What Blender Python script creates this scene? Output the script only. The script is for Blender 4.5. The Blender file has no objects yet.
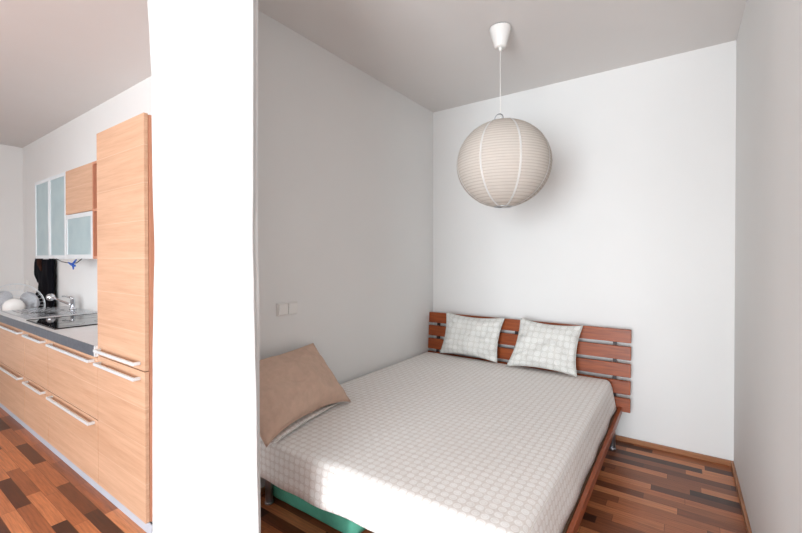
import bpy, bmesh, math, random
from math import sin, cos, pi, radians, tan, sqrt, exp
from mathutils import Vector, Matrix, noise

# ------------------------------------------------------------ camera, light, exposure
S = bpy.context.scene
COL = S.collection
random.seed(7)

camd = bpy.data.cameras.new('camera')
cam = bpy.data.objects.new('camera', camd)
COL.objects.link(cam)
F_PX = 401.0
camd.sensor_width = 36.0
camd.lens = 36.0 * F_PX / 802.0
camd.clip_start = 0.02
PITCH = radians(0.46)
cam.location = (0, 0, 1.4)
cam.rotation_euler = (pi / 2 - PITCH, 0, radians(34.9))
cy = 257.5 + F_PX * tan(PITCH)
camd.shift_y = -(266.5 - cy) / 802.0
S.camera = cam

S.view_settings.view_transform = 'Standard'
S.view_settings.look = 'None'
S.view_settings.exposure = 0.0
S.view_settings.gamma = 1.0
S.view_settings.use_curve_mapping = False

world = bpy.data.worlds.new('sky')
S.world = world
world.use_nodes = True
bg = world.node_tree.nodes['Background']
bg.inputs[0].default_value = (0.80, 0.90, 1.0, 1)
bg.inputs[1].default_value = 1.5

SUN_EL = radians(22)
SUN_AZ = radians(16)          # light travels towards +Y and a little towards -X
sund = bpy.data.lights.new('sun', 'SUN')
sund.energy = 1.4
sund.angle = radians(1.7)
sund.color = (0.97, 0.985, 1.0)
sun = bpy.data.objects.new('sun', sund)
COL.objects.link(sun)
dv = Vector((-sin(SUN_AZ) * cos(SUN_EL), cos(SUN_AZ) * cos(SUN_EL), -sin(SUN_EL)))
sun.rotation_euler = dv.to_track_quat('-Z', 'Y').to_euler()


def area(name, loc, size, target, power, color, spread=180):
    d = bpy.data.lights.new(name, 'AREA')
    d.shape = 'RECTANGLE'
    d.size, d.size_y = size
    d.energy = power
    d.color = color
    d.spread = radians(spread)
    o = bpy.data.objects.new(name, d)
    COL.objects.link(o)
    o.location = loc
    o.rotation_euler = (Vector(target) - Vector(loc)).to_track_quat('-Z', 'Y').to_euler()
    return o


area('balcony_daylight', (-0.15, -2.93, 1.25), (1.75, 2.2), (0.05, 2, 0.95), 262, (0.885, 0.95, 1.0))
area('kitchen_daylight', (-3.7, -2.85, 1.35), (3.2, 1.8), (-1.2, 1.6, 0.7), 100, (0.90, 0.955, 1.0))


# ------------------------------------------------------------ material helpers
def lin(c):
    return tuple(((v / 255.0) / 12.92 if v / 255.0 <= 0.04045 else ((v / 255.0 + 0.055) / 1.055) ** 2.4) for v in c) + (1,)


class NT:
    def __init__(s, name, rough=0.5, metal=0.0, spec=0.5):
        s.m = bpy.data.materials.new(name)
        s.m.use_nodes = True
        s.t = s.m.node_tree
        s.b = s.t.nodes['Principled BSDF']
        s.b.inputs['Roughness'].default_value = rough
        s.b.inputs['Metallic'].default_value = metal
        s.b.inputs['Specular IOR Level'].default_value = spec

    def n(s, kind, **kw):
        o = s.t.nodes.new(kind)
        for k, v in kw.items():
            setattr(o, k, v)
        return o

    def link(s, a, b):
        s.t.links.new(a, b)

    def math(s, op, a, b=None, c=None):
        o = s.n('ShaderNodeMath', operation=op)
        for i, v in enumerate((a, b, c)):
            if v is None:
                continue
            if isinstance(v, (int, float)):
                o.inputs[i].default_value = v
            else:
                s.link(v, o.inputs[i])
        return o.outputs[0]

    def coords(s):
        g = s.n('ShaderNodeNewGeometry')
        x = s.n('ShaderNodeSeparateXYZ')
        s.link(g.outputs['Position'], x.inputs[0])
        return g.outputs['Position'], x.outputs

    def comb(s, x, y, z):
        o = s.n('ShaderNodeCombineXYZ')
        for i, v in enumerate((x, y, z)):
            if isinstance(v, (int, float)):
                o.inputs[i].default_value = v
            else:
                s.link(v, o.inputs[i])
        return o.outputs[0]

    def noise(s, vec, scale, detail=2, rough=0.5):
        o = s.n('ShaderNodeTexNoise')
        o.inputs['Scale'].default_value = scale
        o.inputs['Detail'].default_value = detail
        o.inputs['Roughness'].default_value = rough
        s.link(vec, o.inputs['Vector'])
        return o.outputs['Fac']

    def ramp(s, fac, stops):
        o = s.n('ShaderNodeValToRGB')
        e = o.color_ramp.elements
        e[0].position, e[0].color = stops[0][0], stops[0][1]
        e[1].position, e[1].color = stops[-1][0], stops[-1][1]
        for p, c in stops[1:-1]:
            q = e.new(p)
            q.color = c
        s.link(fac, o.inputs[0])
        return o.outputs[0]

    def mix(s, fac, a, b, mode='MIX'):
        o = s.n('ShaderNodeMix', data_type='RGBA', blend_type=mode)
        for i, v in ((0, fac), (6, a), (7, b)):
            if isinstance(v, (int, float)):
                o.inputs[i].default_value = v
            elif isinstance(v, tuple):
                o.inputs[i].default_value = v
            else:
                s.link(v, o.inputs[i])
        return o.outputs[2]

    def color(s, v):
        if isinstance(v, tuple):
            s.b.inputs['Base Color'].default_value = v
        else:
            s.link(v, s.b.inputs['Base Color'])

    def bump(s, h, strength=0.2, dist=0.01):
        o = s.n('ShaderNodeBump')
        o.inputs['Strength'].default_value = strength
        o.inputs['Distance'].default_value = dist
        s.link(h, o.inputs['Height'])
        s.link(o.outputs[0], s.b.inputs['Normal'])


def plain(name, rgb, rough=0.5, metal=0.0, spec=0.5, var=0.06, nscale=12):
    t = NT(name, rough, metal, spec)
    p, _ = t.coords()
    f = t.noise(p, nscale, 3)
    a = lin(rgb)
    lo = tuple(v * (1 - var) for v in a[:3]) + (1,)
    hi = tuple(min(1, v * (1 + var)) for v in a[:3]) + (1,)
    t.color(t.ramp(f, [(0.3, lo), (0.7, hi)]))
    return t.m


def paint(name, rgb, bump=0.12):
    t = NT(name, 0.9, 0, 0.15)
    p, _ = t.coords()
    a = lin(rgb)
    f = t.noise(p, 1.6, 3)
    t.color(t.ramp(f, [(0.3, tuple(v * 0.975 for v in a[:3]) + (1,)), (0.7, a)]))
    t.bump(t.noise(p, 60, 4, 0.6), bump, 0.002)
    return t.m


def oak(name, base, dark, joints=True, axis=0):
    """horizontal grained veneer with fine pale joint lines"""
    t = NT(name, 0.42, 0, 0.35)
    p, xyz = t.coords()
    s = t.comb(t.math('MULTIPLY', xyz[0], 1.3), t.math('MULTIPLY', xyz[1], 12.0), t.math('MULTIPLY', xyz[2], 26.0))
    f = t.noise(s, 1.6, 6, 0.62)
    g = t.noise(t.comb(t.math('MULTIPLY', xyz[0], 6.0), xyz[1], t.math('MULTIPLY', xyz[2], 190.0)), 1.0, 3)
    f2 = t.math('ADD', t.math('MULTIPLY', f, 0.72), t.math('MULTIPLY', g, 0.28))
    c = t.ramp(f2, [(0.25, lin(dark)), (0.55, lin(base)), (0.75, lin(tuple(min(255, v + 13) for v in base)))])
    if joints:
        m = t.math('FRACT', t.math('ADD', t.math('DIVIDE', xyz[2], 0.19), 0.66))
        band = t.math('LESS_THAN', m, 0.016)
        c = t.mix(t.math('MULTIPLY', band, 0.22), c, lin((245, 226, 205)))
        plank = t.n('ShaderNodeTexWhiteNoise', noise_dimensions='1D')
        t.link(t.math('FLOOR', t.math('ADD', t.math('DIVIDE', xyz[2], 0.19), 0.66)), plank.inputs['W'])
        c = t.mix(t.math('MULTIPLY', plank.outputs[0], 0.16), c, lin(dark))
    t.color(c)
    t.bump(g, 0.06, 0.001)
    return t.m


def redwood(name, base, dark, rough=0.3):
    t = NT(name, rough, 0, 0.35)
    p, xyz = t.coords()
    s = t.comb(t.math('MULTIPLY', xyz[0], 2.0), t.math('MULTIPLY', xyz[1], 2.0), t.math('MULTIPLY', xyz[2], 30.0))
    f = t.noise(s, 2.2, 5, 0.6)
    t.color(t.ramp(f, [(0.3, lin(dark)), (0.7, lin(base))]))
    return t.m


def parquet(name):
    t = NT(name, 0.3, 0, 0.4)
    p, xyz = t.coords()
    ry = t.math('DIVIDE', xyz[1], 0.066)
    row = t.math('FLOOR', ry)
    w1 = t.n('ShaderNodeTexWhiteNoise', noise_dimensions='1D')
    t.link(row, w1.inputs['W'])
    u = t.math('ADD', t.math('DIVIDE', xyz[0], 0.46), t.math('MULTIPLY', w1.outputs[0], 7.0))
    cell = t.math('FLOOR', u)
    w2 = t.n('ShaderNodeTexWhiteNoise', noise_dimensions='2D')
    t.link(t.comb(row, cell, 0.0), w2.inputs['Vector'])
    r = w2.outputs[0]
    c = t.ramp(r, [(0.0, lin((58, 30, 20))), (0.25, lin((92, 49, 29))), (0.5, lin((140, 82, 51))),
                   (0.78, lin((166, 99, 61))), (1.0, lin((192, 124, 82)))])
    s = t.comb(t.math('ADD', t.math('MULTIPLY', xyz[0], 5.0), t.math('MULTIPLY', r, 30.0)),
               t.math('MULTIPLY', xyz[1], 90.0), t.math('MULTIPLY', r, 9.0))
    g = t.noise(s, 1.2, 5, 0.65)
    c = t.mix(0.55, c, t.ramp(g, [(0.3, (0.28, 0.28, 0.28, 1)), (0.7, (0.9, 0.9, 0.9, 1))]), 'OVERLAY')
    fy = t.math('FRACT', ry)
    fu = t.math('FRACT', u)
    gap = t.math('MAXIMUM', t.math('LESS_THAN', fy, 0.03), t.math('LESS_THAN', fu, 0.005))
    c = t.mix(t.math('MULTIPLY', gap, 0.6), c, lin((40, 22, 15)))
    t.color(c)
    t.link(t.math('ADD', 0.24, t.math('MULTIPLY', g, 0.16)), t.b.inputs['Roughness'])
    return t.m


def patterned(name, base, line, uv=True, scale=27.0, wrinkle=0.35):
    """cream cotton with a fine lattice of little circles"""
    t = NT(name, 0.9, 0, 0.15)
    if uv:
        tc = t.n('ShaderNodeTexCoord')
        x = t.n('ShaderNodeSeparateXYZ')
        t.link(tc.outputs['UV'], x.inputs[0])
        X, Y = x.outputs[0], x.outputs[1]
        p = tc.outputs['UV']
    fx = t.math('SUBTRACT', t.math('FRACT', t.math('MULTIPLY', X, scale)), 0.5)
    fy = t.math('SUBTRACT', t.math('FRACT', t.math('MULTIPLY', Y, scale)), 0.5)
    d = t.math('SQRT', t.math('ADD', t.math('MULTIPLY', fx, fx), t.math('MULTIPLY', fy, fy)))
    out = t.math('GREATER_THAN', d, 0.43)
    ring = t.math('LESS_THAN', t.math('ABSOLUTE', t.math('SUBTRACT', d, 0.24)), 0.035)
    ck = t.math('ABSOLUTE', t.math('MODULO', t.math('ADD', t.math('FLOOR', t.math('MULTIPLY', X, scale)),
                                                   t.math('FLOOR', t.math('MULTIPLY', Y, scale))), 2.0))
    k = t.math('MAXIMUM', out, t.math('MULTIPLY', ring, 0.5))
    k = t.math('ADD', t.math('MULTIPLY', k, 0.8), t.math('MULTIPLY', ck, 0.2))
    t.color(t.mix(k, lin(base), lin(line)))
    g, _ = t.coords()
    w = t.n('ShaderNodeTexNoise')
    w.inputs['Scale'].default_value = 7.0
    w.inputs['Detail'].default_value = 3.0
    w.inputs['Distortion'].default_value = 1.6
    t.link(g, w.inputs['Vector'])
    t.bump(t.math('ADD', t.math('MULTIPLY', w.outputs['Fac'], wrinkle), t.math('MULTIPLY', t.noise(g, 90, 3), 0.06)), 0.5, 0.02)
    return t.m


def fabric(name, rgb, fine=400, var=0.06):
    t = NT(name, 0.92, 0, 0.12)
    p, _ = t.coords()
    a = lin(rgb)
    f = t.noise(p, 25, 4, 0.6)
    t.color(t.ramp(f, [(0.3, tuple(v * (1 - var) for v in a[:3]) + (1,)), (0.7, tuple(min(1, v * (1 + var)) for v in a[:3]) + (1,))]))
    t.bump(t.noise(p, fine, 3), 0.15, 0.001)
    return t.m


M = {}
M['wall'] = paint('white_wall_paint', (235, 234, 232))
M['ceiling'] = paint('ceiling_paint', (228, 224, 221))
M['floor'] = parquet('strip_parquet')
M['skirting'] = redwood('skirting_wood', (176, 122, 84), (138, 88, 58), 0.35)
M['oak'] = oak('oak_veneer', (202, 162, 133), (182, 139, 109))
M['oak_edge'] = oak('oak_edge_veneer', (214, 180, 152), (190, 150, 120), False)
M['carcass'] = plain('red_beech_carcass', (190, 132, 104), 0.5)
M['alu'] = plain('brushed_aluminium', (214, 216, 218), 0.32, 0.85, var=0.03)
M['alu_light'] = plain('white_aluminium', (224, 230, 233), 0.35, 0.3, var=0.02)
M['steel'] = plain('stainless_steel', (205, 208, 212), 0.22, 1.0, var=0.04)
M['steel_edge'] = plain('blue_grey_steel_edge', (122, 132, 144), 0.4, 0.8, var=0.12, nscale=30)
M['chrome'] = plain('chrome', (228, 230, 234), 0.06, 1.0, var=0.01)
M['chrome_dark'] = plain('dark_cavity', (20, 20, 22), 0.4)
M['worktop'] = plain('white_laminate', (246, 247, 247), 0.35, var=0.02)
M['plinth'] = plain('grey_plinth', (178, 186, 197), 0.4, 0.0, var=0.03)
M['hob'] = plain('black_hob_glass', (10, 11, 13), 0.04, 0.0, 0.9, var=0.1)
M['ring_mark'] = plain('hob_ring_mark', (70, 72, 76), 0.2)
M['white_plastic'] = plain('white_plastic', (236, 234, 230), 0.35, var=0.01)
M['blue_plastic'] = plain('blue_plastic', (24, 92, 190), 0.35)
M['black_rubber'] = plain('black_cable', (30, 30, 32), 0.6)
M['black_cloth'] = fabric('black_cloth', (14, 14, 20), 300, 0.2)
M['brown_cloth'] = fabric('dark_brown_cloth', (52, 32, 26), 300, 0.2)
M['bed_wood'] = redwood('cherry_stained_wood', (164, 82, 38), (120, 54, 24), 0.38)
M['bed_dark'] = plain('dark_bed_bracket', (44, 34, 34), 0.45, 0.3)
M['leg'] = plain('silver_bed_leg', (178, 178, 182), 0.35, 0.9)
M['sheet'] = patterned('patterned_sheet', (247, 244, 241), (227, 220, 214), True, 28.0)
M['pillow'] = patterned('patterned_pillowcase', (228, 227, 223), (210, 208, 202), True, 20.0, 2.2)
M['beige'] = fabric('beige_cotton', (208, 178, 159))
_t = M['beige'].node_tree
_w = _t.nodes.new('ShaderNodeTexNoise')
_w.inputs['Scale'].default_value = 6.0
_w.inputs['Distortion'].default_value = 1.5
_g = _t.nodes.new('ShaderNodeNewGeometry')
_t.links.new(_g.outputs['Position'], _w.inputs['Vector'])
_b = _t.nodes.new('ShaderNodeBump')
_b.inputs['Strength'].default_value = 0.5
_b.inputs['Distance'].default_value = 0.03
_t.links.new(_w.outputs['Fac'], _b.inputs['Height'])
_t.links.new(_b.outputs[0], _t.nodes['Principled BSDF'].inputs['Normal'])
M['curtain'] = fabric('white_curtain_cloth', (202, 202, 201), 500, 0.01)
M['green'] = fabric('turquoise_vinyl', (92, 168, 144), 200, 0.08)
M['mattress_side'] = fabric('mattress_ticking', (200, 196, 190))
M['slat_base'] = plain('bed_base_board', (120, 92, 70), 0.6)


def glass_mat():
    t = NT('frosted_glass', 0.38, 0, 0.5)
    p, _ = t.coords()
    t.color(t.ramp(t.noise(p, 8, 2), [(0.3, lin((180, 203, 208))), (0.7, lin((192, 213, 216)))]))
    t.b.inputs['Transmission Weight'].default_value = 0.35
    return t.m


M['frosted'] = glass_mat()


def clear_mat():
    t = NT('clear_window_glass', 0.0)
    t.color((0.95, 0.98, 1, 1))
    t.b.inputs['Transmission Weight'].default_value = 1.0
    t.b.inputs['IOR'].default_value = 1.01
    return t.m


M['blade'] = plain('pale_blade_plastic', (240, 243, 248), 0.4)


def paper_mat():
    t = NT('lantern_rice_paper', 0.85, 0, 0.1)
    p, xyz = t.coords()
    a = lin((232, 224, 215))
    ribs = t.math('ABSOLUTE', t.math('SINE', t.math('MULTIPLY', xyz[2], pi / 0.0165)))
    line = t.math('LESS_THAN', ribs, 0.35)
    base = t.ramp(t.noise(p, 30, 3), [(0.3, tuple(v * 0.95 for v in a[:3]) + (1,)), (0.7, a)])
    t.color(t.mix(t.math('MULTIPLY', line, 0.5), base, lin((170, 156, 144))))
    tr = t.n('ShaderNodeBsdfTranslucent')
    tr.inputs[0].default_value = a
    mx = t.n('ShaderNodeMixShader')
    mx.inputs[0].default_value = 0.3
    t.link(t.b.outputs[0], mx.inputs[1])
    t.link(tr.outputs[0], mx.inputs[2])
    t.link(mx.outputs[0], t.t.nodes['Material Output'].inputs[0])
    t.bump(ribs, 0.5, 0.003)
    return t.m


M['paper'] = paper_mat()
M['paper_seam'] = fabric('paper_seam_strip', (254, 253, 251), 400, 0.0)
_t = M['paper_seam'].node_tree
_tr = _t.nodes.new('ShaderNodeBsdfTranslucent')
_tr.inputs[0].default_value = lin((255, 254, 252))
_mx = _t.nodes.new('ShaderNodeMixShader')
_mx.inputs[0].default_value = 0.35
_t.links.new(_t.nodes['Principled BSDF'].outputs[0], _mx.inputs[1])
_t.links.new(_tr.outputs[0], _mx.inputs[2])
_t.links.new(_mx.outputs[0], _t.nodes['Material Output'].inputs[0])


# ------------------------------------------------------------ geometry helpers
def obj(name, bm, mat, parent=None, smooth=False, **props):
    me = bpy.data.meshes.new(name)
    bmesh.ops.recalc_face_normals(bm, faces=bm.faces)
    bm.to_mesh(me)
    bm.free()
    if smooth:
        for f in me.polygons:
            f.use_smooth = True
    for m in (mat if isinstance(mat, (list, tuple)) else [mat]):
        me.materials.append(m)
    o = bpy.data.objects.new(name, me)
    COL.objects.link(o)
    if parent is not None:
        o.parent = parent
        # meshes are written in world space: subtract every ancestor's offset
        off = Vector((0, 0, 0))
        q = parent
        while q is not None:
            off += q.location
            q = q.parent
        me.transform(Matrix.Translation(-off))
    for k, v in props.items():
        o[k] = v
    return o


def thing(name, loc, label, category, group=None):
    o = bpy.data.objects.new(name, None)
    o.empty_display_size = 0.05
    COL.objects.link(o)
    o.location = loc
    o['label'] = label
    o['category'] = category
    if group:
        o['group'] = group
    return o


def tag(o, label, category, group=None):
    o['label'] = label
    o['category'] = category
    if group:
        o['group'] = group
    return o


def struct(name, bm, mat):
    return obj(name, bm, mat, kind='structure')


def box(bm, x0, x1, y0, y1, z0, z1, bevel=0.0, seg=2):
    m = Matrix.Translation(((x0 + x1) / 2, (y0 + y1) / 2, (z0 + z1) / 2)) @ Matrix.Diagonal((abs(x1 - x0), abs(y1 - y0), abs(z1 - z0), 1))
    r = bmesh.ops.create_cube(bm, size=1.0, matrix=m)
    if bevel > 0:
        es = list({e for v in r['verts'] for e in v.link_edges})
        bmesh.ops.bevel(bm, geom=es, offset=bevel, segments=seg, affect='EDGES', profile=0.5)
    return bm


def B(*a, **k):
    return box(bmesh.new(), *a, **k)


def cyl(bm, p0, p1, r0, r1=None, seg=20, caps=True):
    r1 = r0 if r1 is None else r1
    p0, p1 = Vector(p0), Vector(p1)
    d = p1 - p0
    m = Matrix.Translation((p0 + p1) / 2) @ d.to_track_quat('Z', 'Y').to_matrix().to_4x4()
    bmesh.ops.create_cone(bm, cap_ends=caps, segments=seg, radius1=r0, radius2=r1, depth=d.length, matrix=m)
    return bm


def tube(bm, pts, r, seg=8, closed=False):
    pts = [Vector(p) for p in pts]
    n = len(pts)
    rings = []
    ref = None
    for i, p in enumerate(pts):
        if closed:
            t = (pts[(i + 1) % n] - pts[i - 1]).normalized()
        else:
            t = (pts[min(i + 1, n - 1)] - pts[max(i - 1, 0)]).normalized()
        if ref is None:
            ref = Vector((0, 0, 1)) if abs(t.z) < 0.9 else Vector((1, 0, 0))
        a = (ref - t * ref.dot(t)).normalized()
        ref = a
        b = t.cross(a)
        rr = r[i] if isinstance(r, (list, tuple)) else r
        rings.append([bm.verts.new(p + a * (rr * cos(2 * pi * k / seg)) + b * (rr * sin(2 * pi * k / seg))) for k in range(seg)])
    for i in range(n if closed else n - 1):
        A, C = rings[i], rings[(i + 1) % n]
        for k in range(seg):
            bm.faces.new((A[k], A[(k + 1) % seg], C[(k + 1) % seg], C[k]))
    if not closed:
        bm.faces.new(rings[0][::-1])
        bm.faces.new(rings[-1])
    return bm


def lathe(bm, prof, c, seg=32, axis='Z'):
    """prof: (radius, height) pairs around the given centre"""
    c = Vector(c)
    rings = []
    for (r, h) in prof:
        ring = []
        for k in range(seg):
            a = 2 * pi * k / seg
            v = Vector((r * cos(a), r * sin(a), h))
            if axis == 'Y':
                v = Vector((v.x, -v.z, v.y))
            ring.append(bm.verts.new(c + v))
        rings.append(ring)
    for A, C in zip(rings, rings[1:]):
        for k in range(seg):
            bm.faces.new((A[k], A[(k + 1) % seg], C[(k + 1) % seg], C[k]))
    if prof[0][0] > 1e-5:
        bm.faces.new(rings[0][::-1])
    if prof[-1][0] > 1e-5:
        bm.faces.new(rings[-1])
    bmesh.ops.remove_doubles(bm, verts=bm.verts, dist=1e-5)
    return bm


def lerp_tab(tab, z):
    tab = sorted(tab)
    if z <= tab[0][0]:
        return tab[0][1]
    for (a, u), (b, v) in zip(tab, tab[1:]):
        if z <= b:
            t = (z - a) / (b - a)
            t = t * t * (3 - 2 * t)
            return u + (v - u) * t
    return tab[-1][1]


# ------------------------------------------------------------ the setting
XL, XR, YB, YK, ZC = -2.03, 0.297, 3.471, 1.49, 2.845
XF, YR, XO = -7.12, -3.0, 2.0

struct('floor', B(XF - .1, XO + .1, YR - .1, YB + .1, -0.1, 0.0), M['floor'])
struct('ceiling', B(XF - .1, XO + .1, YR - .2, YB + .1, ZC, ZC + .12), M['ceiling'])
struct('wall_back', B(XL - .12, XR + .12, YB, YB + .1, 0, ZC), M['wall'])
struct('wall_left', B(XL - .10, XL, 0.975, YB, 0, ZC), M['wall'])
struct('wall_kitchen', B(XF, XL - .10, YK, YK + .1, 0, ZC), M['wall'])
struct('wall_far', B(XF - .1, XF, YR, YK + .1, 0, ZC), M['wall'])
struct('wall_right', box(B(XR, XR + .1, -0.2, YB, 0, ZC), XR + .1, XO, -0.2, -0.1, 0, ZC), M['wall'])
struct('wall_outer', B(XO, XO + .1, YR, -0.1, 0, ZC), M['wall'])
# rear wall behind the photographer: balcony door opening and kitchen window opening
WX0, WX1, WZ = -1.05, 1.0, 2.30
KX0, KX1, KZ0, KZ1 = -5.4, -2.0, 0.4, 2.3
rw = bmesh.new()
y0, y1 = YR - .2, YR
box(rw, XF - .1, KX0, y0, y1, 0, ZC)
box(rw, KX0, KX1, y0, y1, 0, KZ0)
box(rw, KX0, KX1, y0, y1, KZ1, ZC)
box(rw, KX1, WX0, y0, y1, 0, ZC)
box(rw, WX0, WX1, y0, y1, WZ, ZC)
box(rw, WX1, XO + .1, y0, y1, 0, ZC)
struct('wall_rear', rw, M['wall'])
wf = bmesh.new()
for a, b in ((KX0, KX0 + .06), (-3.73, -3.67), (KX1 - .06, KX1)):
    box(wf, a, b, YR - .12, YR - .06, KZ0, KZ1)
box(wf, KX0, KX1, YR - .12, YR - .06, KZ0, KZ0 + .06)
box(wf, KX0, KX1, YR - .12, YR - .06, KZ1 - .06, KZ1)
w1 = struct('window_1', wf, M['white_plastic'])
obj('sun_block_panel', B(KX0 + .06, KX1 - .06, YR - .10, YR - .08, KZ0 + .06, KZ1 - .06), M['white_plastic'], w1)  # unseen panel added to keep direct sun from entering through the kitchen opening
wf = bmesh.new()
for a, b in ((WX0, WX0 + .03), (WX1 - .03, WX1)):
    box(wf, a, b, YR - .08, YR - .02, 0, WZ)
box(wf, WX0, WX1, YR - .08, YR - .02, WZ - .03, WZ)
struct('door_1', wf, M['white_plastic'])
BBH, BBT = 0.037, 0.016
struct('baseboard_back', B(XL + BBT, XR, YB - BBT, YB, 0, BBH, bevel=.004), M['skirting'])
struct('baseboard_right', B(XR - BBT, XR, -0.2, YB - BBT, 0, BBH, bevel=.004), M['skirting'])
struct('baseboard_left', B(XL, XL + BBT, 0.975, YB, 0, BBH, bevel=.004), M['skirting'])


# ------------------------------------------------------------ curtain
def make_curtain():
    t = thing('curtain', (-1.53, 0.84, 0.02), 'plain white curtain panel hanging between the oak kitchen and the bed', 'curtain')
    left = [(2.80, -1.965), (2.54, -1.938), (2.36, -1.921), (2.2, -1.906), (2.0, -1.908), (1.74, -1.904), (1.43, -1.890), (1.21, -1.902),
            (0.95, -1.913), (0.59, -1.916), (0.18, -1.916), (0.02, -1.918)]
    rf = [(2.8, -1.176), (2.26, -1.176), (1.66, -1.179), (1.49, -1.183), (1.26, -1.177), (1.09, -1.172), (0.92, -1.165), (0.72, -1.163), (0.48, -1.156), (0.02, -1.15)]
    rb = [(2.8, -1.183), (2.28, -1.183), (1.46, -1.187), (1.25, -1.181), (0.91, -1.181), (0.46, -1.177), (0.02, -1.175)]
    bm = bmesh.new()
    nz, nx = 90, 16
    rows = []
    for i in range(nz + 1):
        z = 0.02 + (2.79 - 0.02) * i / nz
        a, b, c = lerp_tab(left, z), lerp_tab(rf, z), lerp_tab(rb, z)
        row = []
        for k in range(nx + 1):
            u = k / nx
            row.append(Vector((a + (b - a) * u, 0.82 + 0.003 * sin(u * 9 + z * 1.3), z)))
        row.append(Vector((b + 0.0015, 0.8215, z)))
        row.append(Vector((c * 0.5 + b * 0.5 - 0.001, 0.834, z)))
        row.append(Vector((c, 0.8465, z)))
        row.append(Vector((c - 0.012, 0.848, z)))
        for k in range(nx + 1):
            u = 1 - k / nx
            row.append(Vector((a + (c - 0.02 - a) * u, 0.838 + 0.003 * sin(u * 9 + z * 1.3), z)))
        rows.append([bm.verts.new(p) for p in row])
    n = len(rows[0])
    for A, C in zip(rows, rows[1:]):
        for k in range(n):
            bm.faces.new((A[k], A[(k + 1) % n], C[(k + 1) % n], C[k]))
    bm.faces.new(rows[0][::-1])
    bm.faces.new(rows[-1])
    obj('fabric_panel', bm, M['curtain'], t)
    obj('curtain_rail', B(-2.0, -1.12, 0.822, 0.846, 2.79, ZC, bevel=.003), M['alu_light'], t)


make_curtain()


# ------------------------------------------------------------ kitchen
FY, DT = 0.91, 0.02          # door front plane, door thickness
CY = FY + DT


def bar_handle(name, x0, x1, z, parent, y=FY):
    bm = bmesh.new()
    box(bm, x0, x1, y - .037, y - .025, z - .007, z + .009, bevel=.002)
    box(bm, x0, x0 + .016, y - .027, y - .0, z - .007, z + .009, bevel=.002)
    box(bm, x1 - .016, x1, y - .027, y - .0, z - .007, z + .009, bevel=.002)
    return obj(name, bm, M['alu_light'], parent)


def base_cabinet(x0, x1, label):
    t = thing('base_cabinet', ((x0 + x1) / 2, CY, 0), label, 'cabinet', 'oak base cabinets under the worktop')
    c = B(x0 + .001, x1 - .001, CY, YK - .01, 0.0, 0.815)
    obj('cabinet_body', c, M['worktop'], t)
    obj('plinth', B(x0, x1, CY - .006, CY - .001, 0, 0.058), M['plinth'], t)
    for a, b in ((0.06, 0.437), (0.442, 0.808)):
        d = obj('drawer_front', B(x0 + .0035, x1 - .0035, FY, CY, a, b, bevel=.0015), M['oak'], t)
        bar_handle('handle', x0 + .10, x1 - .045, b - .022, d)
    return t


base_cabinet(-3.742, -2.812, 'widest right-hand oak base cabinet, two drawers, next to the tall cabinet')
base_cabinet(-4.34, -3.744, 'narrow oak base cabinet with two drawers under the black hob')
base_cabinet(-5.44, -4.342, 'oak base cabinet under the sink at the far left end')

# tall cabinet
t = thing('tall_cabinet', (-2.52, CY, 0), 'tall oak cabinet beside the white curtain with two long bar handles', 'cabinet')
obj('cabinet_body', B(-2.808, -2.195, CY + .002, YK - .01, 0.06, 2.118), M['carcass'], t)
obj('plinth', B(-2.81, -2.17, CY - .006, CY - .001, 0, 0.058), M['plinth'], t)
obj('gable', B(-2.81, -2.18, CY + .035, YK - .01, 0.0, 0.059), M['plinth'], t)
d = obj('door', B(-2.81, -2.2, FY, CY, 0.06, 0.823, bevel=.0015), M['oak'], t)
bar_handle('handle', -2.77, -2.245, 0.785, d)
d = obj('door', B(-2.81, -2.2, FY, CY, 0.828, 2.124, bevel=.0015), M['oak'], t)
bar_handle('handle', -2.77, -2.245, 0.862, d)

# worktop
t = thing('worktop', (-4.14, 1.2, 0.817), 'white worktop with blue-grey metal front edge over the base cabinets', 'worktop')
bm = B(-5.44, -2.813, FY - .005, YK - .002, 0.817, 0.878)
obj('top_surface', bm, M['worktop'], t)
obj('edge_strip', B(-5.44, -2.83, FY - .013, FY - .0055, 0.817, 0.879, bevel=.001), M['steel_edge'], t)
obj('end_cap', B(-2.829, -2.8135, FY - .014, FY - .0055, 0.817, 0.880, bevel=.002), M['alu_light'], t)

# backsplash upstand is the white wall itself; hob
t = thing('hob', (-4.06, 1.19, 0.8785), 'black glass hob set in the white worktop beside the sink', 'hob')
obj('glass_plate', B(-4.42, -3.71, 0.945, 1.42, 0.8785, 0.8845, bevel=.001), M['hob'], t)
for (x, y, r) in ((-4.23, 1.07, .075), (-4.23, 1.30, .09), (-3.89, 1.07, .10), (-3.89, 1.31, .07)):
    bm = bmesh.new()
    tube(bm, [(x + r * cos(a * pi / 16), y + r * sin(a * pi / 16), 0.8846) for a in range(32)], 0.0007, 4, True)
    obj('cooking_zone', bm, M['ring_mark'], t)
fr = bmesh.new()
box(fr, -4.424, -3.706, 0.941, 0.945, 0.8785, 0.887)
box(fr, -4.424, -3.706, 1.42, 1.424, 0.8785, 0.887)
box(fr, -3.71, -3.706, 0.945, 1.42, 0.8785, 0.887)
box(fr, -4.424, -4.42, 0.945, 1.42, 0.8785, 0.887)
obj('hob_frame', fr, M['chrome_dark'], t)

# sink
t = thing('sink', (-5.0, 1.2, 0.8785), 'stainless steel sink with ribbed drainer at the left of the worktop', 'sink')
bm = bmesh.new()
SX0, SX1, SY0, SY1 = -5.38, -4.56, 0.965, 1.462
bx0, bx1, by0, by1 = -4.98, -4.62, 1.03, 1.34
zt = 0.8835
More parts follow.
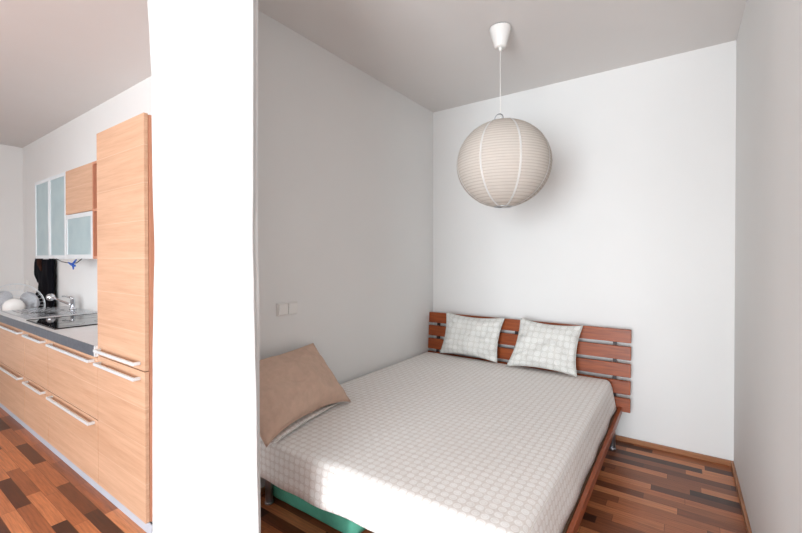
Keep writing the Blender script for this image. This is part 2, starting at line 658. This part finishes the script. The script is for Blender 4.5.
# flat rim built around the bowl opening
box(bm, SX0, bx0, SY0, SY1, 0.8785, zt)
box(bm, bx1, SX1, SY0, SY1, 0.8785, zt)
box(bm, bx0, bx1, SY0, by0, 0.8785, zt)
box(bm, bx0, bx1, by1, SY1, 0.8785, zt)
obj('sink_rim', bm, M['steel'], t)
bm = bmesh.new()
vs0 = [bm.verts.new(v) for v in ((bx0, by0, zt), (bx1, by0, zt), (bx1, by1, zt), (bx0, by1, zt))]
vs1 = [bm.verts.new(v) for v in ((bx0 + .02, by0 + .02, .8792), (bx1 - .02, by0 + .02, .8792), (bx1 - .02, by1 - .02, .8792), (bx0 + .02, by1 - .02, .8792))]
for k in range(4):
    bm.faces.new((vs0[k], vs0[(k + 1) % 4], vs1[(k + 1) % 4], vs1[k]))
bm.faces.new(vs1)
obj('bowl', bm, M['steel'], t, smooth=False)
bm = bmesh.new()
for k in range(9):
    box(bm, SX0 + .04, bx0 - .03, 1.03 + k * .038, 1.044 + k * .038, zt, zt + .004, bevel=.0015)
obj('drainer_ribs', bm, M['steel'], t)
bm = cyl(bmesh.new(), (-4.80, 1.19, .8793), (-4.80, 1.19, .886), .035, .03)
obj('drain', bm, M['chrome_dark'], t)

# faucet
t = thing('faucet', (-4.97, 1.405, zt + .0006), 'chrome mixer tap with round spray head at the back of the sink', 'faucet')
fx, fy = -4.97, 1.405
bm = cyl(bmesh.new(), (fx, fy, zt + .0006), (fx, fy, zt + .015), .032, .028)
cyl(bm, (fx, fy, zt + .015), (fx, fy, zt + .10), .020, .020)
lathe(bm, [(.020, .0), (.020, .008), (.014, .018), (.0, .021)], (fx, fy, zt + .10), 20)
obj('faucet_body', bm, M['chrome'], t, smooth=True)
bm = tube(bmesh.new(), [(fx, fy, zt + .045), (fx - .06, fy - .02, zt + .055), (fx - .20, fy - .07, zt + .092), (fx - .27, fy - .09, zt + .110)], [.013, .012, .010, .010], 12)
obj('spout', bm, M['chrome'], t, smooth=True)
bm = bmesh.new()
bmesh.ops.create_uvsphere(bm, u_segments=20, v_segments=12, radius=.037, matrix=Matrix.Translation((fx - .29, fy - .10, zt + .112)))
obj('spray_head', bm, M['chrome'], t, smooth=True)
bm = tube(bmesh.new(), [(fx + .0, fy, zt + .112), (fx - .05, fy - .01, zt + .120), (fx - .16, fy - .04, zt + .125)], [.012, .010, .007], 10)
obj('lever', bm, M['chrome'], t, smooth=True)

# wall cabinets
UY, UZ0, UZ1 = 1.15, 1.390, 2.118
UD = 0.018
WG = 'wall cabinets above the worktop'


def wall_cabinet(x0, x1, label, z0=UZ0, z1=UZ1):
    t = thing('wall_cabinet', ((x0 + x1) / 2, UY + UD, z0), label, 'cabinet', WG)
    bm = bmesh.new()
    y0, y1 = UY + UD + .001, YK - .001
    w = .016
    box(bm, x0, x0 + w, y0, y1, z0, z1)
    box(bm, x1 - w, x1, y0, y1, z0, z1)
    box(bm, x0 + w, x1 - w, y0, y1, z0, z0 + w)
    box(bm, x0 + w, x1 - w, y0, y1, z1 - w, z1)
    box(bm, x0 + w, x1 - w, y1 - .008, y1, z0 + w, z1 - w)
    obj('cabinet_body', bm, M['alu_light'], t)
    return t


def glass_door(t, x0, x1, z0, z1, fw=.030):
    bm = bmesh.new()
    box(bm, x0, x0 + fw, UY, UY + UD, z0, z1, bevel=.001)
    box(bm, x1 - fw, x1, UY, UY + UD, z0, z1, bevel=.001)
    box(bm, x0 + fw, x1 - fw, UY, UY + UD, z0, z0 + fw)
    box(bm, x0 + fw, x1 - fw, UY, UY + UD, z1 - fw, z1)
    d = obj('glass_door', bm, M['alu_light'], t)
    obj('glass_pane', B(x0 + fw, x1 - fw, UY + .005, UY + .010, z0 + fw, z1 - fw), M['frosted'], d)
    obj('handle', B(x1 - .16, x1 - .06, UY - .006, UY + .010, z0 - .006, z0 - .0005), M['alu'], d)


t = wall_cabinet(-5.09, -4.662, 'leftmost narrow frosted glass wall cabinet above the sink')
glass_door(t, -5.09, -4.664, UZ0, UZ1)
obj('shelf', B(-5.07, -4.68, UY + .04, YK - .012, 1.745, 1.761), M['alu_light'], t)
t = wall_cabinet(-4.66, -4.232, 'second narrow frosted glass wall cabinet, between the leftmost and the oak flap')
glass_door(t, -4.66, -4.235, UZ0, UZ1)
obj('shelf', B(-4.64, -4.25, UY + .04, YK - .012, 1.745, 1.761), M['alu_light'], t)
t = wall_cabinet(-4.228, -3.64, 'wall cabinet with oak flap over a wide frosted glass flap')
obj('oak_flap', B(-4.226, -3.642, UY, UY + UD, 1.757, UZ1, bevel=.0015), M['oak'], t)
glass_door(t, -4.226, -3.642, UZ0, 1.752, .034)

# open shelf unit
t = thing('open_shelf_unit', (-3.24, 1.3, UZ0), 'open red beech shelf unit between the wall cabinets and tall cabinet', 'shelf')
bm = bmesh.new()
y0, y1 = UY, YK - .001
box(bm, -3.636, -3.618, y0, y1, UZ0, UZ1)
box(bm, -2.832, -2.814, y0, y1, UZ0, UZ1)
box(bm, -3.618, -2.832, y0, y1, UZ0, UZ0 + .02)
box(bm, -3.618, -2.832, y0, y1, UZ1 - .02, UZ1)
box(bm, -3.618, -2.832, y1 - .008, y1, UZ0 + .02, UZ1 - .02)
obj('shelf_frame', bm, M['carcass'], t)
obj('middle_shelf', B(-3.617, -2.833, y0, y1 - .009, 1.745, 1.765), M['carcass'], t)

# under-cabinet cable with blue clip
bm = tube(bmesh.new(), [(-5.05, 1.30, 1.387), (-4.9, 1.30, 1.36), (-4.65, 1.30, 1.345), (-4.5, 1.30, 1.35), (-4.40, 1.31, 1.387)], .004, 6)
cb = obj('cable', bm, M['black_rubber'], None, True)
tag(cb, 'thin dark cable sagging beneath the frosted glass cabinets', 'cable')
t = thing('clip', (-4.55, 1.292, 1.33), 'small blue clip hooked on the dark cable under the cabinets', 'clip')
bm = tube(bmesh.new(), [(-4.66, 1.288, 1.352), (-4.58, 1.288, 1.335), (-4.50, 1.288, 1.325)], [.007, .011, .009], 8)
obj('clip_body', bm, M['blue_plastic'], t)
bm = tube(bmesh.new(), [(-4.56, 1.286, 1.335), (-4.50, 1.286, 1.36), (-4.46, 1.286, 1.38)], [.008, .009, .006], 8)
obj('clip_jaw', bm, M['blue_plastic'], t)
bm = tube(bmesh.new(), [(-4.55, 1.286, 1.33), (-4.53, 1.286, 1.305), (-4.535, 1.286, 1.292)], [.008, .007, .004], 8)
obj('clip_jaw', bm, M['blue_plastic'], t)

# ------------------------------------------------------------ black coat on the wall beyond the counter
t = thing('coat', (-6.05, 1.44, 1.78), 'black coat hanging on the wall behind the tap, beyond the worktop', 'coat')


def coat_mesh():
    bm = bmesh.new()
    prof_l = [(0.62, -6.28), (0.83, -6.28), (0.98, -6.27), (1.06, -6.18), (1.12, -6.24), (1.22, -6.30), (1.34, -6.33), (1.45, -6.27), (1.60, -6.22), (1.72, -6.15), (1.78, -6.08)]
    prof_r = [(0.62, -5.71), (1.40, -5.71), (1.60, -5.74), (1.72, -5.85), (1.78, -6.02)]
    rows = []
    N = 28
    for i in range(41):
        z = 0.62 + 1.16 * i / 40
        a, b = lerp_tab(prof_l, z), lerp_tab(prof_r, z)
        row = []
        for k in range(N):
            th = 2 * pi * k / N
            u = 0.5 - 0.5 * cos(th)
            dep = 0.04 * (1 if sin(th) > 0 else 0.25) * abs(sin(th)) ** 0.5
            x = a + (b - a) * u
            fold = 0.010 * sin(x * 38 + z * 3) + 0.006 * sin(x * 15 - z * 17)
            y = 1.445 - dep * (1 if sin(th) > 0 else -1) + (fold if sin(th) > 0.2 else 0)
            row.append(bm.verts.new((x, y, z)))
        rows.append(row)
    for A, C in zip(rows, rows[1:]):
        for k in range(N):
            bm.faces.new((A[k], A[(k + 1) % N], C[(k + 1) % N], C[k]))
    bm.faces.new(rows[0][::-1])
    bm.faces.new(rows[-1])
    return bm


obj('coat_body', coat_mesh(), M['black_cloth'], t, True)
bm = tube(bmesh.new(), [(-6.03, 1.405, 1.70), (-6.05, 1.402, 1.45), (-6.03, 1.402, 1.32), (-5.98, 1.405, 1.25)], [.015, .028, .024, .012], 10)
obj('scarf', bm, M['brown_cloth'], t, True, label='dark brown scarf end')
bm = cyl(bmesh.new(), (-6.05, 1.425, 1.795), (-6.05, YK - .001, 1.795), .012)
hk = obj('wall_hook', bm, M['alu'])
tag(hk, 'small metal wall hook carrying the black coat', 'hook')

# ------------------------------------------------------------ pedestal fan
t = thing('fan', (-5.84, 1.17, 0), 'white pedestal fan with round wire guard beyond the far end of the worktop', 'fan')
cx_, cy_, cz_ = -5.75, 1.135, 0.885
fdir = Vector((1.0, -0.35, 0)).normalized()
fr_ = Vector((0, 0, 1)).cross(fdir)


def fan_pt(a, r, d):
    return Vector((cx_, cy_, cz_)) + fdir * d + fr_ * (r * cos(a)) + Vector((0, 0, r * sin(a)))


bm = bmesh.new()
for rr, dd in ((.24, .0), (.233, .03), (.233, -.03), (.17, .052), (.12, .06), (.17, -.052)):
    tube(bm, [fan_pt(2 * pi * k / 40, rr, dd) for k in range(40)], .0016 if rr < .24 else .003, 6, True)
for k in range(36):
    a = 2 * pi * k / 36
    tube(bm, [fan_pt(a, .065, .062), fan_pt(a, .17, .052), fan_pt(a, .233, .03), fan_pt(a, .24, 0), fan_pt(a, .233, -.03), fan_pt(a, .17, -.052), fan_pt(a, .08, -.06)], .0011, 4)
obj('wire_guard', bm, M['alu_light'], t)
bm = bmesh.new()
rot = fdir.to_track_quat('Z', 'Y').to_matrix().to_4x4()
tmp = lathe(bmesh.new(), [(.0, -.012), (.06, -.012), (.086, -.004), (.09, .0), (.08, .012), (.04, .02), (.0, .022)], (0, 0, 0), 28)
tmp.transform(Matrix.Translation(fan_pt(0, 0, .065)) @ rot)
obj('hub_cap', tmp, M['white_plastic'], t, True)
for k in range(3):
    bm = bmesh.new()
    a0 = 2 * pi * k / 3 + .4
    g0, g1 = [], []
    for j in range(9):
        u = j / 8
        r = .05 + .15 * u
        w = .35 + .45 * sin(pi * min(1, u * .9 + .1)) ** .7
        g0.append(bm.verts.new(fan_pt(a0 - w, r, .018)))
        g1.append(bm.verts.new(fan_pt(a0 + w, r, -.018)))
    mid = [bm.verts.new((a.co + b.co) / 2 + fr_ * 0 + (fan_pt(a0, .05 + .15 * j / 8, 0) - (a.co + b.co) / 2)) for j, (a, b) in enumerate(zip(g0, g1))]
    for j in range(8):
        bm.faces.new((g0[j], mid[j], mid[j + 1], g0[j + 1]))
        bm.faces.new((mid[j], g1[j], g1[j + 1], mid[j + 1]))
    bmesh.ops.solidify(bm, geom=bm.faces[:], thickness=.002)
    obj('blade', bm, M['blade'], t, True)
tmp = lathe(bmesh.new(), [(.0, -.16), (.05, -.155), (.07, -.13), (.075, -.08), (.07, -.064), (.0, -.062)], (0, 0, 0), 24)
tmp.transform(Matrix.Translation((cx_, cy_, cz_)) @ rot)
obj('motor_housing', tmp, M['white_plastic'], t, True)
px_, py_ = cx_ - .10 * fdir.x, cy_ - .10 * fdir.y
bm = cyl(bmesh.new(), (px_, py_, .03), (px_, py_, cz_ - .07), .016)
cyl(bm, (px_, py_, .03), (px_, py_, .45), .022)
obj('pole', bm, M['white_plastic'], t)
bm = lathe(bmesh.new(), [(.0, 0), (.21, 0), (.21, .012), (.17, .026), (.03, .034), (.0, .034)], (px_, py_, 0), 36)
obj('base', bm, M['white_plastic'], t, True)

# wall socket on the kitchen wall near the far corner
t = thing('wall_socket', (-6.93, YK, 1.1), 'small white wall socket by the far kitchen corner above the fan', 'socket')
obj('plate', B(-6.97, -6.89, YK - .008, YK, 1.02, 1.10, bevel=.003), M['white_plastic'], t)
obj('socket_insert', cyl(bmesh.new(), (-6.93, YK - .012, 1.06), (-6.93, YK - .0081, 1.06), .02), M['white_plastic'], t)

# ------------------------------------------------------------ light switches on the bedroom wall
t = thing('light_switch', (XL, 1.653, 1.078), 'white double light switch on the left wall above the beige pillow', 'switch')
obj('plate', B(XL, XL + .011, 1.575, 1.731, 1.040, 1.119, bevel=.003), M['white_plastic'], t)
for a, b in ((1.581, 1.650), (1.656, 1.725)):
    bm = B(XL + .0112, XL + .020, a, b, 1.046, 1.113, bevel=.002)
    for v in bm.verts:
        if v.co.x > XL + .015:
            v.co.x += (v.co.z - 1.08) * 0.06
    obj('rocker', bm, M['white_plastic'], t)

# ------------------------------------------------------------ bed
bed = thing('bed', (-1.18, 2.35, 0), 'double bed frame of cherry-stained wood with slatted headboard against back wall', 'bed')
RX = -0.350
obj('side_rail', B(RX - .022, RX, 1.36, 3.36, .248, .300, bevel=.003), M['bed_wood'], bed)
obj('side_rail', B(-2.005, -1.977, 1.36, 3.36, .228, .300, bevel=.003), M['bed_wood'], bed)
obj('foot_rail', B(-1.977, RX - .028, 1.415, 1.443, .235, .292, bevel=.003), M['bed_wood'], bed)
obj('head_rail', B(-1.977, RX - .028, 3.325, 3.35, .185, .300, bevel=.003), M['bed_wood'], bed)
obj('mattress_base', B(-1.976, RX - .029, 1.444, 3.324, .262, .284), M['slat_base'], bed)
for (x, y) in ((-1.92, 1.437), (-0.415, 1.437), (-1.92, 3.27), (-0.405, 3.285), (-1.17, 2.4)):
    bm = cyl(bmesh.new(), (x, y, 0.012), (x, y, .2615), .021, .021, 24)
    cyl(bm, (x, y, 0), (x, y, .012), .024, .024, 24)
    obj('leg', bm, M['leg'], bed, True)


def hb_y(z):
    return 3.335 + (z - 0.26) * (3.385 - 3.335) / 0.605


hb = thing('headboard', (0, 0, 0), '', '')
for k in ('label', 'category'):
    del hb[k]
hb.parent = bed
hb.location = (0, 0, 0)
hb_world = Vector(bed.location)
slat_h, pitch_, th = 0.098, 0.1252, 0.022
for i in range(5):
    z1 = 0.866 - i * pitch_
    z0 = z1 - slat_h
    bm = B(-2.022, -0.296, 0, th, z0, z1, bevel=.003)
    for v in bm.verts:
        v.co.y += hb_y(v.co.z)
    obj('slat', bm, M['bed_wood'], hb)
for x in (-1.93, -1.16, -0.405):
    bm = B(x - .012, x + .012, th + .001, th + .022, .20, .84)
    for v in bm.verts:
        v.co.y += hb_y(v.co.z)
    obj('post', bm, M['bed_dark'], hb)


# mattress in its patterned sheet
def sheet_mesh():
    bm = bmesh.new()
    x0, x1, y0, y1, rad = -2.010, -0.410, 1.235, 3.318, 0.05
    hemz = .305
    # outline, counter-clockwise, with parameter points
    pts = []

    def arc(cx, cy, a0, a1, n=7):
        for i in range(n):
            a = a0 + (a1 - a0) * i / (n - 1)
            pts.append((cx + rad * cos(a), cy + rad * sin(a)))

    def seg(p, q, n):
        for i in range(1, n):
            pts.append((p[0] + (q[0] - p[0]) * i / n, p[1] + (q[1] - p[1]) * i / n))
    arc(x0 + rad, y0 + rad, pi, 1.5 * pi)
    seg((x0 + rad, y0), (x1 - rad, y0), 40)
    arc(x1 - rad, y0 + rad, 1.5 * pi, 2 * pi)
    seg((x1, y0 + rad), (x1, y1 - rad), 50)
    arc(x1 - rad, y1 - rad, 0, .5 * pi)
    seg((x1 - rad, y1), (x0 + rad, y1), 40)
    arc(x0 + rad, y1 - rad, .5 * pi, pi)
    seg((x0, y1 - rad), (x0, y0 + rad), 50)
    n = len(pts)
    cxm, cym = (x0 + x1) / 2, (y0 + y1) / 2
    rings = []
    uvl = bm.loops.layers.uv.new('UVMap')
    uvs = {}
    prof = [(.0, hemz), (.0, .34), (.0, .38), (.0, .42), (.0, .45), (-.004, .472), (-.012, .488), (-.025, .4965), (-.045, .500)]

    def nrm(i):
        a = Vector(pts[i - 1])
        b = Vector(pts[(i + 1) % n])
        d = (b - a).normalized()
        return Vector((d.y, -d.x))
    for j, (off, z) in enumerate(prof):
        ring = []
        for i, (x, y) in enumerate(pts):
            N = nrm(i)
            low = max(0.0, (.47 - z) / .165)
            o = off
            xr = max(0.0, N.x)
            yf = max(0.0, -N.y)
            s = x * 1.0 + y * 1.0
            o += low * xr * (.030 + .003 * sin(y * 14))
            o += low * yf * (.004 + .006 * sin(x * 9.0 + 1.0) + .004 * sin(x * 23.0))
            zz = z
            if j == 0:
                zz += yf * (.006 * sin(x * 5 + .5)) + xr * .004 * sin(y * 11)
            p = Vector((x + N.x * o, y + N.y * o, zz))
            v = bm.verts.new(p)
            # unfolded coordinates
            dn = (.50 - z)
            uvs[v] = (x + N.x * (dn + off), y + N.y * (dn + off))
            ring.append(v)
        rings.append(ring)
    # top: shrinking rings towards the centre
    for j in range(1, 26):
        k = 1 - j / 26.0
        ring = []
        for i, (x, y) in enumerate(pts):
            N = nrm(i)
            bx, by = x - N.x * .045, y - N.y * .045
            X, Y = cxm + (bx - cxm) * k, cym + (by - cym) * k
            e = min(1.0, (1 - k) * 3)
            z = .500 + e * (.004 * noise.noise(Vector((X * 2.1, Y * 2.1, 0))) +
                            .0022 * noise.noise(Vector((X * 9, Y * 5, 3))) * (1.0 + max(0, sin(X * 3 + Y * 2))))
            v = bm.verts.new((X, Y, z))
            uvs[v] = (X, Y)
            ring.append(v)
        rings.append(ring)
    for A, C in zip(rings, rings[1:]):
        for k in range(n):
            bm.faces.new((A[k], A[(k + 1) % n], C[(k + 1) % n], C[k]))
    c = bm.verts.new((cxm, cym, .5))
    uvs[c] = (cxm, cym)
    for k in range(n):
        bm.faces.new((rings[-1][k], rings[-1][(k + 1) % n], c))
    # closed underside
    b = bm.verts.new((cxm, cym, hemz))
    uvs[b] = (cxm, cym)
    for k in range(n):
        bm.faces.new((rings[0][(k + 1) % n], rings[0][k], b))
    for f in bm.faces:
        for l in f.loops:
            l[uvl].uv = uvs[l.vert]
    piping = [v.co.copy() + Vector((0, 0, 0)) for v in rings[5]]
    return bm, piping


mat_t = thing('mattress', (-1.21, 2.28, .30), 'thick double mattress in a beige circle-patterned sheet on the wooden bed', 'mattress')
bm, pip = sheet_mesh()
obj('fitted_sheet', bm, M['sheet'], mat_t, True)
cxp = sum(p.x for p in pip) / len(pip)
cyp = sum(p.y for p in pip) / len(pip)
bm = tube(bmesh.new(), pip, .0022, 5, True)
obj('seam', bm, M['sheet'], mat_t, True)
obj('mattress_core', B(-1.97, -0.45, 1.42, 3.28, .293, .3045), M['mattress_side'], mat_t)


# ------------------------------------------------------------ pillows
def pillow_mesh(bl, br, tr, tl, thick, conc=.02, wr=.004, seed=0, cb=0.0, n=44):
    bl, br, tr, tl = map(Vector, (bl, br, tr, tl))
    nv = (br - bl).cross(tl - bl).normalized()
    U = ((br - bl) + (tr - tl)).length / 2
    V = ((tl - bl) + (tr - br)).length / 2
    bm = bmesh.new()
    uvl = bm.loops.layers.uv.new('UVMap')
    uvs = {}
    grids = []
    for side in (1, -1):
        g = []
        for i in range(n + 1):
            row = []
            for j in range(n + 1):
                if side == -1 and (i in (0, n) or j in (0, n)):
                    row.append(grids[0][i][j])
                    continue
                u, v = i / n, j / n
                a, b = 2 * u - 1, 2 * v - 1
                # concave sides
                uu = u - (conc / U) * a * (1 - b * b) * abs(a) ** 2
                vv = v - (conc / V) * b * (1 - a * a) * abs(b) ** 2 + (cb / V) * max(0, -b) ** 2 * (1 - abs(a + .1) ** 3)
                p = (bl * (1 - uu) + br * uu) * (1 - vv) + (tl * (1 - uu) + tr * uu) * vv
                h = max(0.0, (1 - abs(a) ** 2.6)) ** .62 * max(0.0, (1 - abs(b) ** 2.6)) ** .62
                h *= 1 + .12 * (-b)
                w = noise.noise(Vector((u * 4 + seed, v * 4, side))) * wr
                rad_ = sqrt(a * a + b * b)
                w += wr * .8 * noise.noise(Vector((math.atan2(b, a) * 5.0 + seed * 3, rad_ * 1.2, side * 2))) * min(1, rad_ ** 3)
                edge = min(1.0, 6 * min(u, 1 - u, v, 1 - v))
                fold = .35 * wr * sin(9 * a + 4 * b + seed) * abs(b) ** 2 + .5 * wr * sin(11 * b - 3 * a + seed) * abs(a) ** 3
                p = p + nv * side * (h * thick / 2 + (w + fold * side) * edge)
                vert = bm.verts.new(p)
                uvs[vert] = (u * U, v * V)
                row.append(vert)
            g.append(row)
        grids.append(g)
        for i in range(n):
            for j in range(n):
                q = (g[i][j], g[i + 1][j], g[i + 1][j + 1], g[i][j + 1])
                bm.faces.new(q if side == 1 else q[::-1])
    for f in bm.faces:
        for l in f.loops:
            l[uvl].uv = uvs[l.vert]
    return bm


def seam_line(bl, br, tr, tl, conc, cb=0.0, n=24):
    bl, br, tr, tl = map(Vector, (bl, br, tr, tl))
    U = ((br - bl) + (tr - tl)).length / 2
    V = ((tl - bl) + (tr - br)).length / 2
    out = []
    ring = [(i / n, 0) for i in range(n)] + [(1, i / n) for i in range(n)] + [(1 - i / n, 1) for i in range(n)] + [(0, 1 - i / n) for i in range(n)]
    for u, v in ring:
        a, b = 2 * u - 1, 2 * v - 1
        uu = u - (conc / U) * a * (1 - b * b) * abs(a) ** 2
        vv = v - (conc / V) * b * (1 - a * a) * abs(b) ** 2 + (cb / V) * max(0, -b) ** 2 * (1 - abs(a + .1) ** 3)
        out.append((bl * (1 - uu) + br * uu) * (1 - vv) + (tl * (1 - uu) + tr * uu) * vv)
    return out


def pillow(label, mat, corners, thick, conc, wr, seed, group=None, cb=0.0):
    p = obj('pillow', pillow_mesh(*corners, thick, conc, wr, seed, cb), mat, None, True)
    tag(p, label, 'pillow', group)
    s = obj('piping', tube(bmesh.new(), seam_line(*corners, conc, cb), .0025, 6, True), mat, p, True)
    return p


pillow('left of two white patterned pillows leaning on the slatted headboard', M['pillow'],
       ((-1.835, 3.262, .512), (-1.268, 3.236, .512), (-1.232, 3.312, .882), (-1.792, 3.310, .890)), .13, .026, .03, 3,
       'white pillows at the headboard')
pillow('right of two white patterned pillows leaning on the slatted headboard', M['pillow'],
       ((-1.170, 3.190, .512), (-0.632, 3.196, .512), (-0.612, 3.308, .878), (-1.092, 3.310, .895)), .13, .026, .03, 11,
       'white pillows at the headboard')
pillow('grey-brown patterned pillow lying flat beneath the beige pillow', M['sheet'],
       ((-1.99, 1.25, .517), (-1.58, 1.21, .516), (-1.70, 1.76, .516), (-1.99, 1.80, .517)), .024, .015, .004, 21)
pillow('large plain beige pillow propped against the left wall at the bed foot', M['beige'],
       ((-1.565, 1.165, .512), (-1.68, 1.85, .520), (-1.965, 1.815, .840), (-1.955, 1.16, .81)), .18, .012, .03, 31, None, .042)

# ------------------------------------------------------------ green mat beneath the bed
bm = bmesh.new()
gx0, gx1, gy0, gy1 = -1.985, -1.29, 1.462, 2.0
prof = []
rows = []
NX = 40
for i in range(NX + 1):
    u = i / NX
    x = gx0 + (gx1 - gx0) * u
    e = min(1.0, (u) / .10, (1 - u) / .10)
    e = sqrt(max(0.0, 1 - (1 - e) ** 2))
    hh = .060 * (.12 + .88 * e)
    wy = (gy1 - gy0) / 2 * (.80 + .20 * e)
    row = []
    for k in range(40):
        a = 2 * pi * k / 40
        ca, sa = cos(a), sin(a)
        py = (gy0 + gy1) / 2 + wy * (abs(ca) ** .3) * (1 if ca > 0 else -1)
        pz_ = .060 + hh * (abs(sa) ** .55) * (1 if sa > 0 else -1)
        pz_ += .003 * noise.noise(Vector((x * 14, py * 14, pz_ * 9))) * e
        row.append(bm.verts.new((x, py, max(.0, pz_))))
    rows.append(row)
for A, C in zip(rows, rows[1:]):
    for k in range(40):
        bm.faces.new((A[k], A[(k + 1) % 40], C[(k + 1) % 40], C[k]))
bm.faces.new(rows[0][::-1])
bm.faces.new(rows[-1])
g = obj('inflatable_mat', bm, M['green'], None, True)
tag(g, 'turquoise green inflatable mat stored on the floor under the bed foot', 'mat')

# ------------------------------------------------------------ paper lantern
LX, LY, LZ = -0.915, 2.43, 1.985
t = thing('pendant_lamp', (LX, LY, ZC), 'round white paper lantern hanging from the bedroom ceiling on a cord', 'lamp')
bm = lathe(bmesh.new(), [(.033, ZC - .128), (.036, ZC - .122), (.068, ZC - .014), (.066, ZC - .008), (.0, ZC - .004)], (LX - .02, LY, 0), 32)
for v in bm.verts:
    pass
obj('ceiling_cup', bm, M['white_plastic'], t, True)
obj('cup_gap', cyl(bmesh.new(), (LX - .02, LY, ZC - .0039), (LX - .02, LY, ZC), .055), M['chrome_dark'], t)
bm = lathe(bmesh.new(), [(.0, ZC - .15), (.008, ZC - .15), (.012, ZC - .126), (.0, ZC - .126)], (LX - .02, LY, 0), 16)
obj('cord_grip', bm, M['white_plastic'], t, True)
A_, B_ = .289, .270
bm = tube(bmesh.new(), [(LX - .02, LY, ZC - .15), (LX - .02, LY, LZ + B_ + .04), (LX - .012, LY, LZ + B_ - .03), (LX - .01, LY, LZ + .06)], .0028, 8)
obj('cord', bm, M['white_plastic'], t, True)
bm = bmesh.new()
prof = []
NR = 34
for i in range(NR * 2 + 1):
    a = -pi / 2 + pi * i / (NR * 2)
    r, z = A_ * cos(a), B_ * sin(a)
    if i % 2:
        r *= .994
    if r > .052:
        prof.append((r, z))
lathe(bm, prof, (LX, LY, LZ), 72)
for f in [f for f in bm.faces if len(f.verts) > 4]:
    bm.faces.remove(f)
bmesh.ops.solidify(bm, geom=bm.faces[:], thickness=.0012)
shade = obj('paper_shade', bm, M['paper'], t, True)
for k in range(8):
    az = 2 * pi * k / 8 + radians(34.9 - 90 + 50)
    bm = bmesh.new()
    last = None
    for i in range(41):
        a = radians(-78 + 156 * i / 40)
        r, z = (A_ + .0022) * cos(a), (B_ + .0022) * sin(a)
        w = .006
        c = Vector((LX + r * cos(az), LY + r * sin(az), LZ + z))
        tn = Vector((-sin(az), cos(az), 0)) * w
        pr = (bm.verts.new(c - tn), bm.verts.new(c + tn))
        if last:
            bm.faces.new((last[0], last[1], pr[1], pr[0]))
        last = pr
    bmesh.ops.solidify(bm, geom=bm.faces[:], thickness=.0008)
    obj('paper_seam', bm, M['paper_seam'], shade)
for dz in (1, -1):
    bm = bmesh.new()
    zz = LZ + dz * (B_ - .004)
    tube(bm, [(LX + .054 * cos(2 * pi * k / 28), LY + .054 * sin(2 * pi * k / 28), zz) for k in range(28)], .003, 6, True)
    tube(bm, [(LX - .054, LY, zz), (LX, LY, zz + .002), (LX + .054, LY, zz)], .002, 6)
    obj('wire_frame', bm, M['alu'], t, True)
bm = bmesh.new()
tube(bm, [Vector((LX - .018, LY - .03, LZ + B_ + .012)) + Vector((.027 * cos(a * pi / 10), .004, .027 * sin(a * pi / 10))) for a in range(20)], .0032, 6, True)
obj('hanging_ring', bm, M['leg'], t, True)
bm = bmesh.new()
cyl(bm, (LX - .01, LY, LZ + .02), (LX - .01, LY, LZ + .07), .022)
obj('bulb_holder', bm, M['white_plastic'], t)
bm = bmesh.new()
bmesh.ops.create_uvsphere(bm, u_segments=20, v_segments=12, radius=.03, matrix=Matrix.Translation((LX - .01, LY, LZ - .012)))
obj('bulb', bm, M['white_plastic'], t, True)
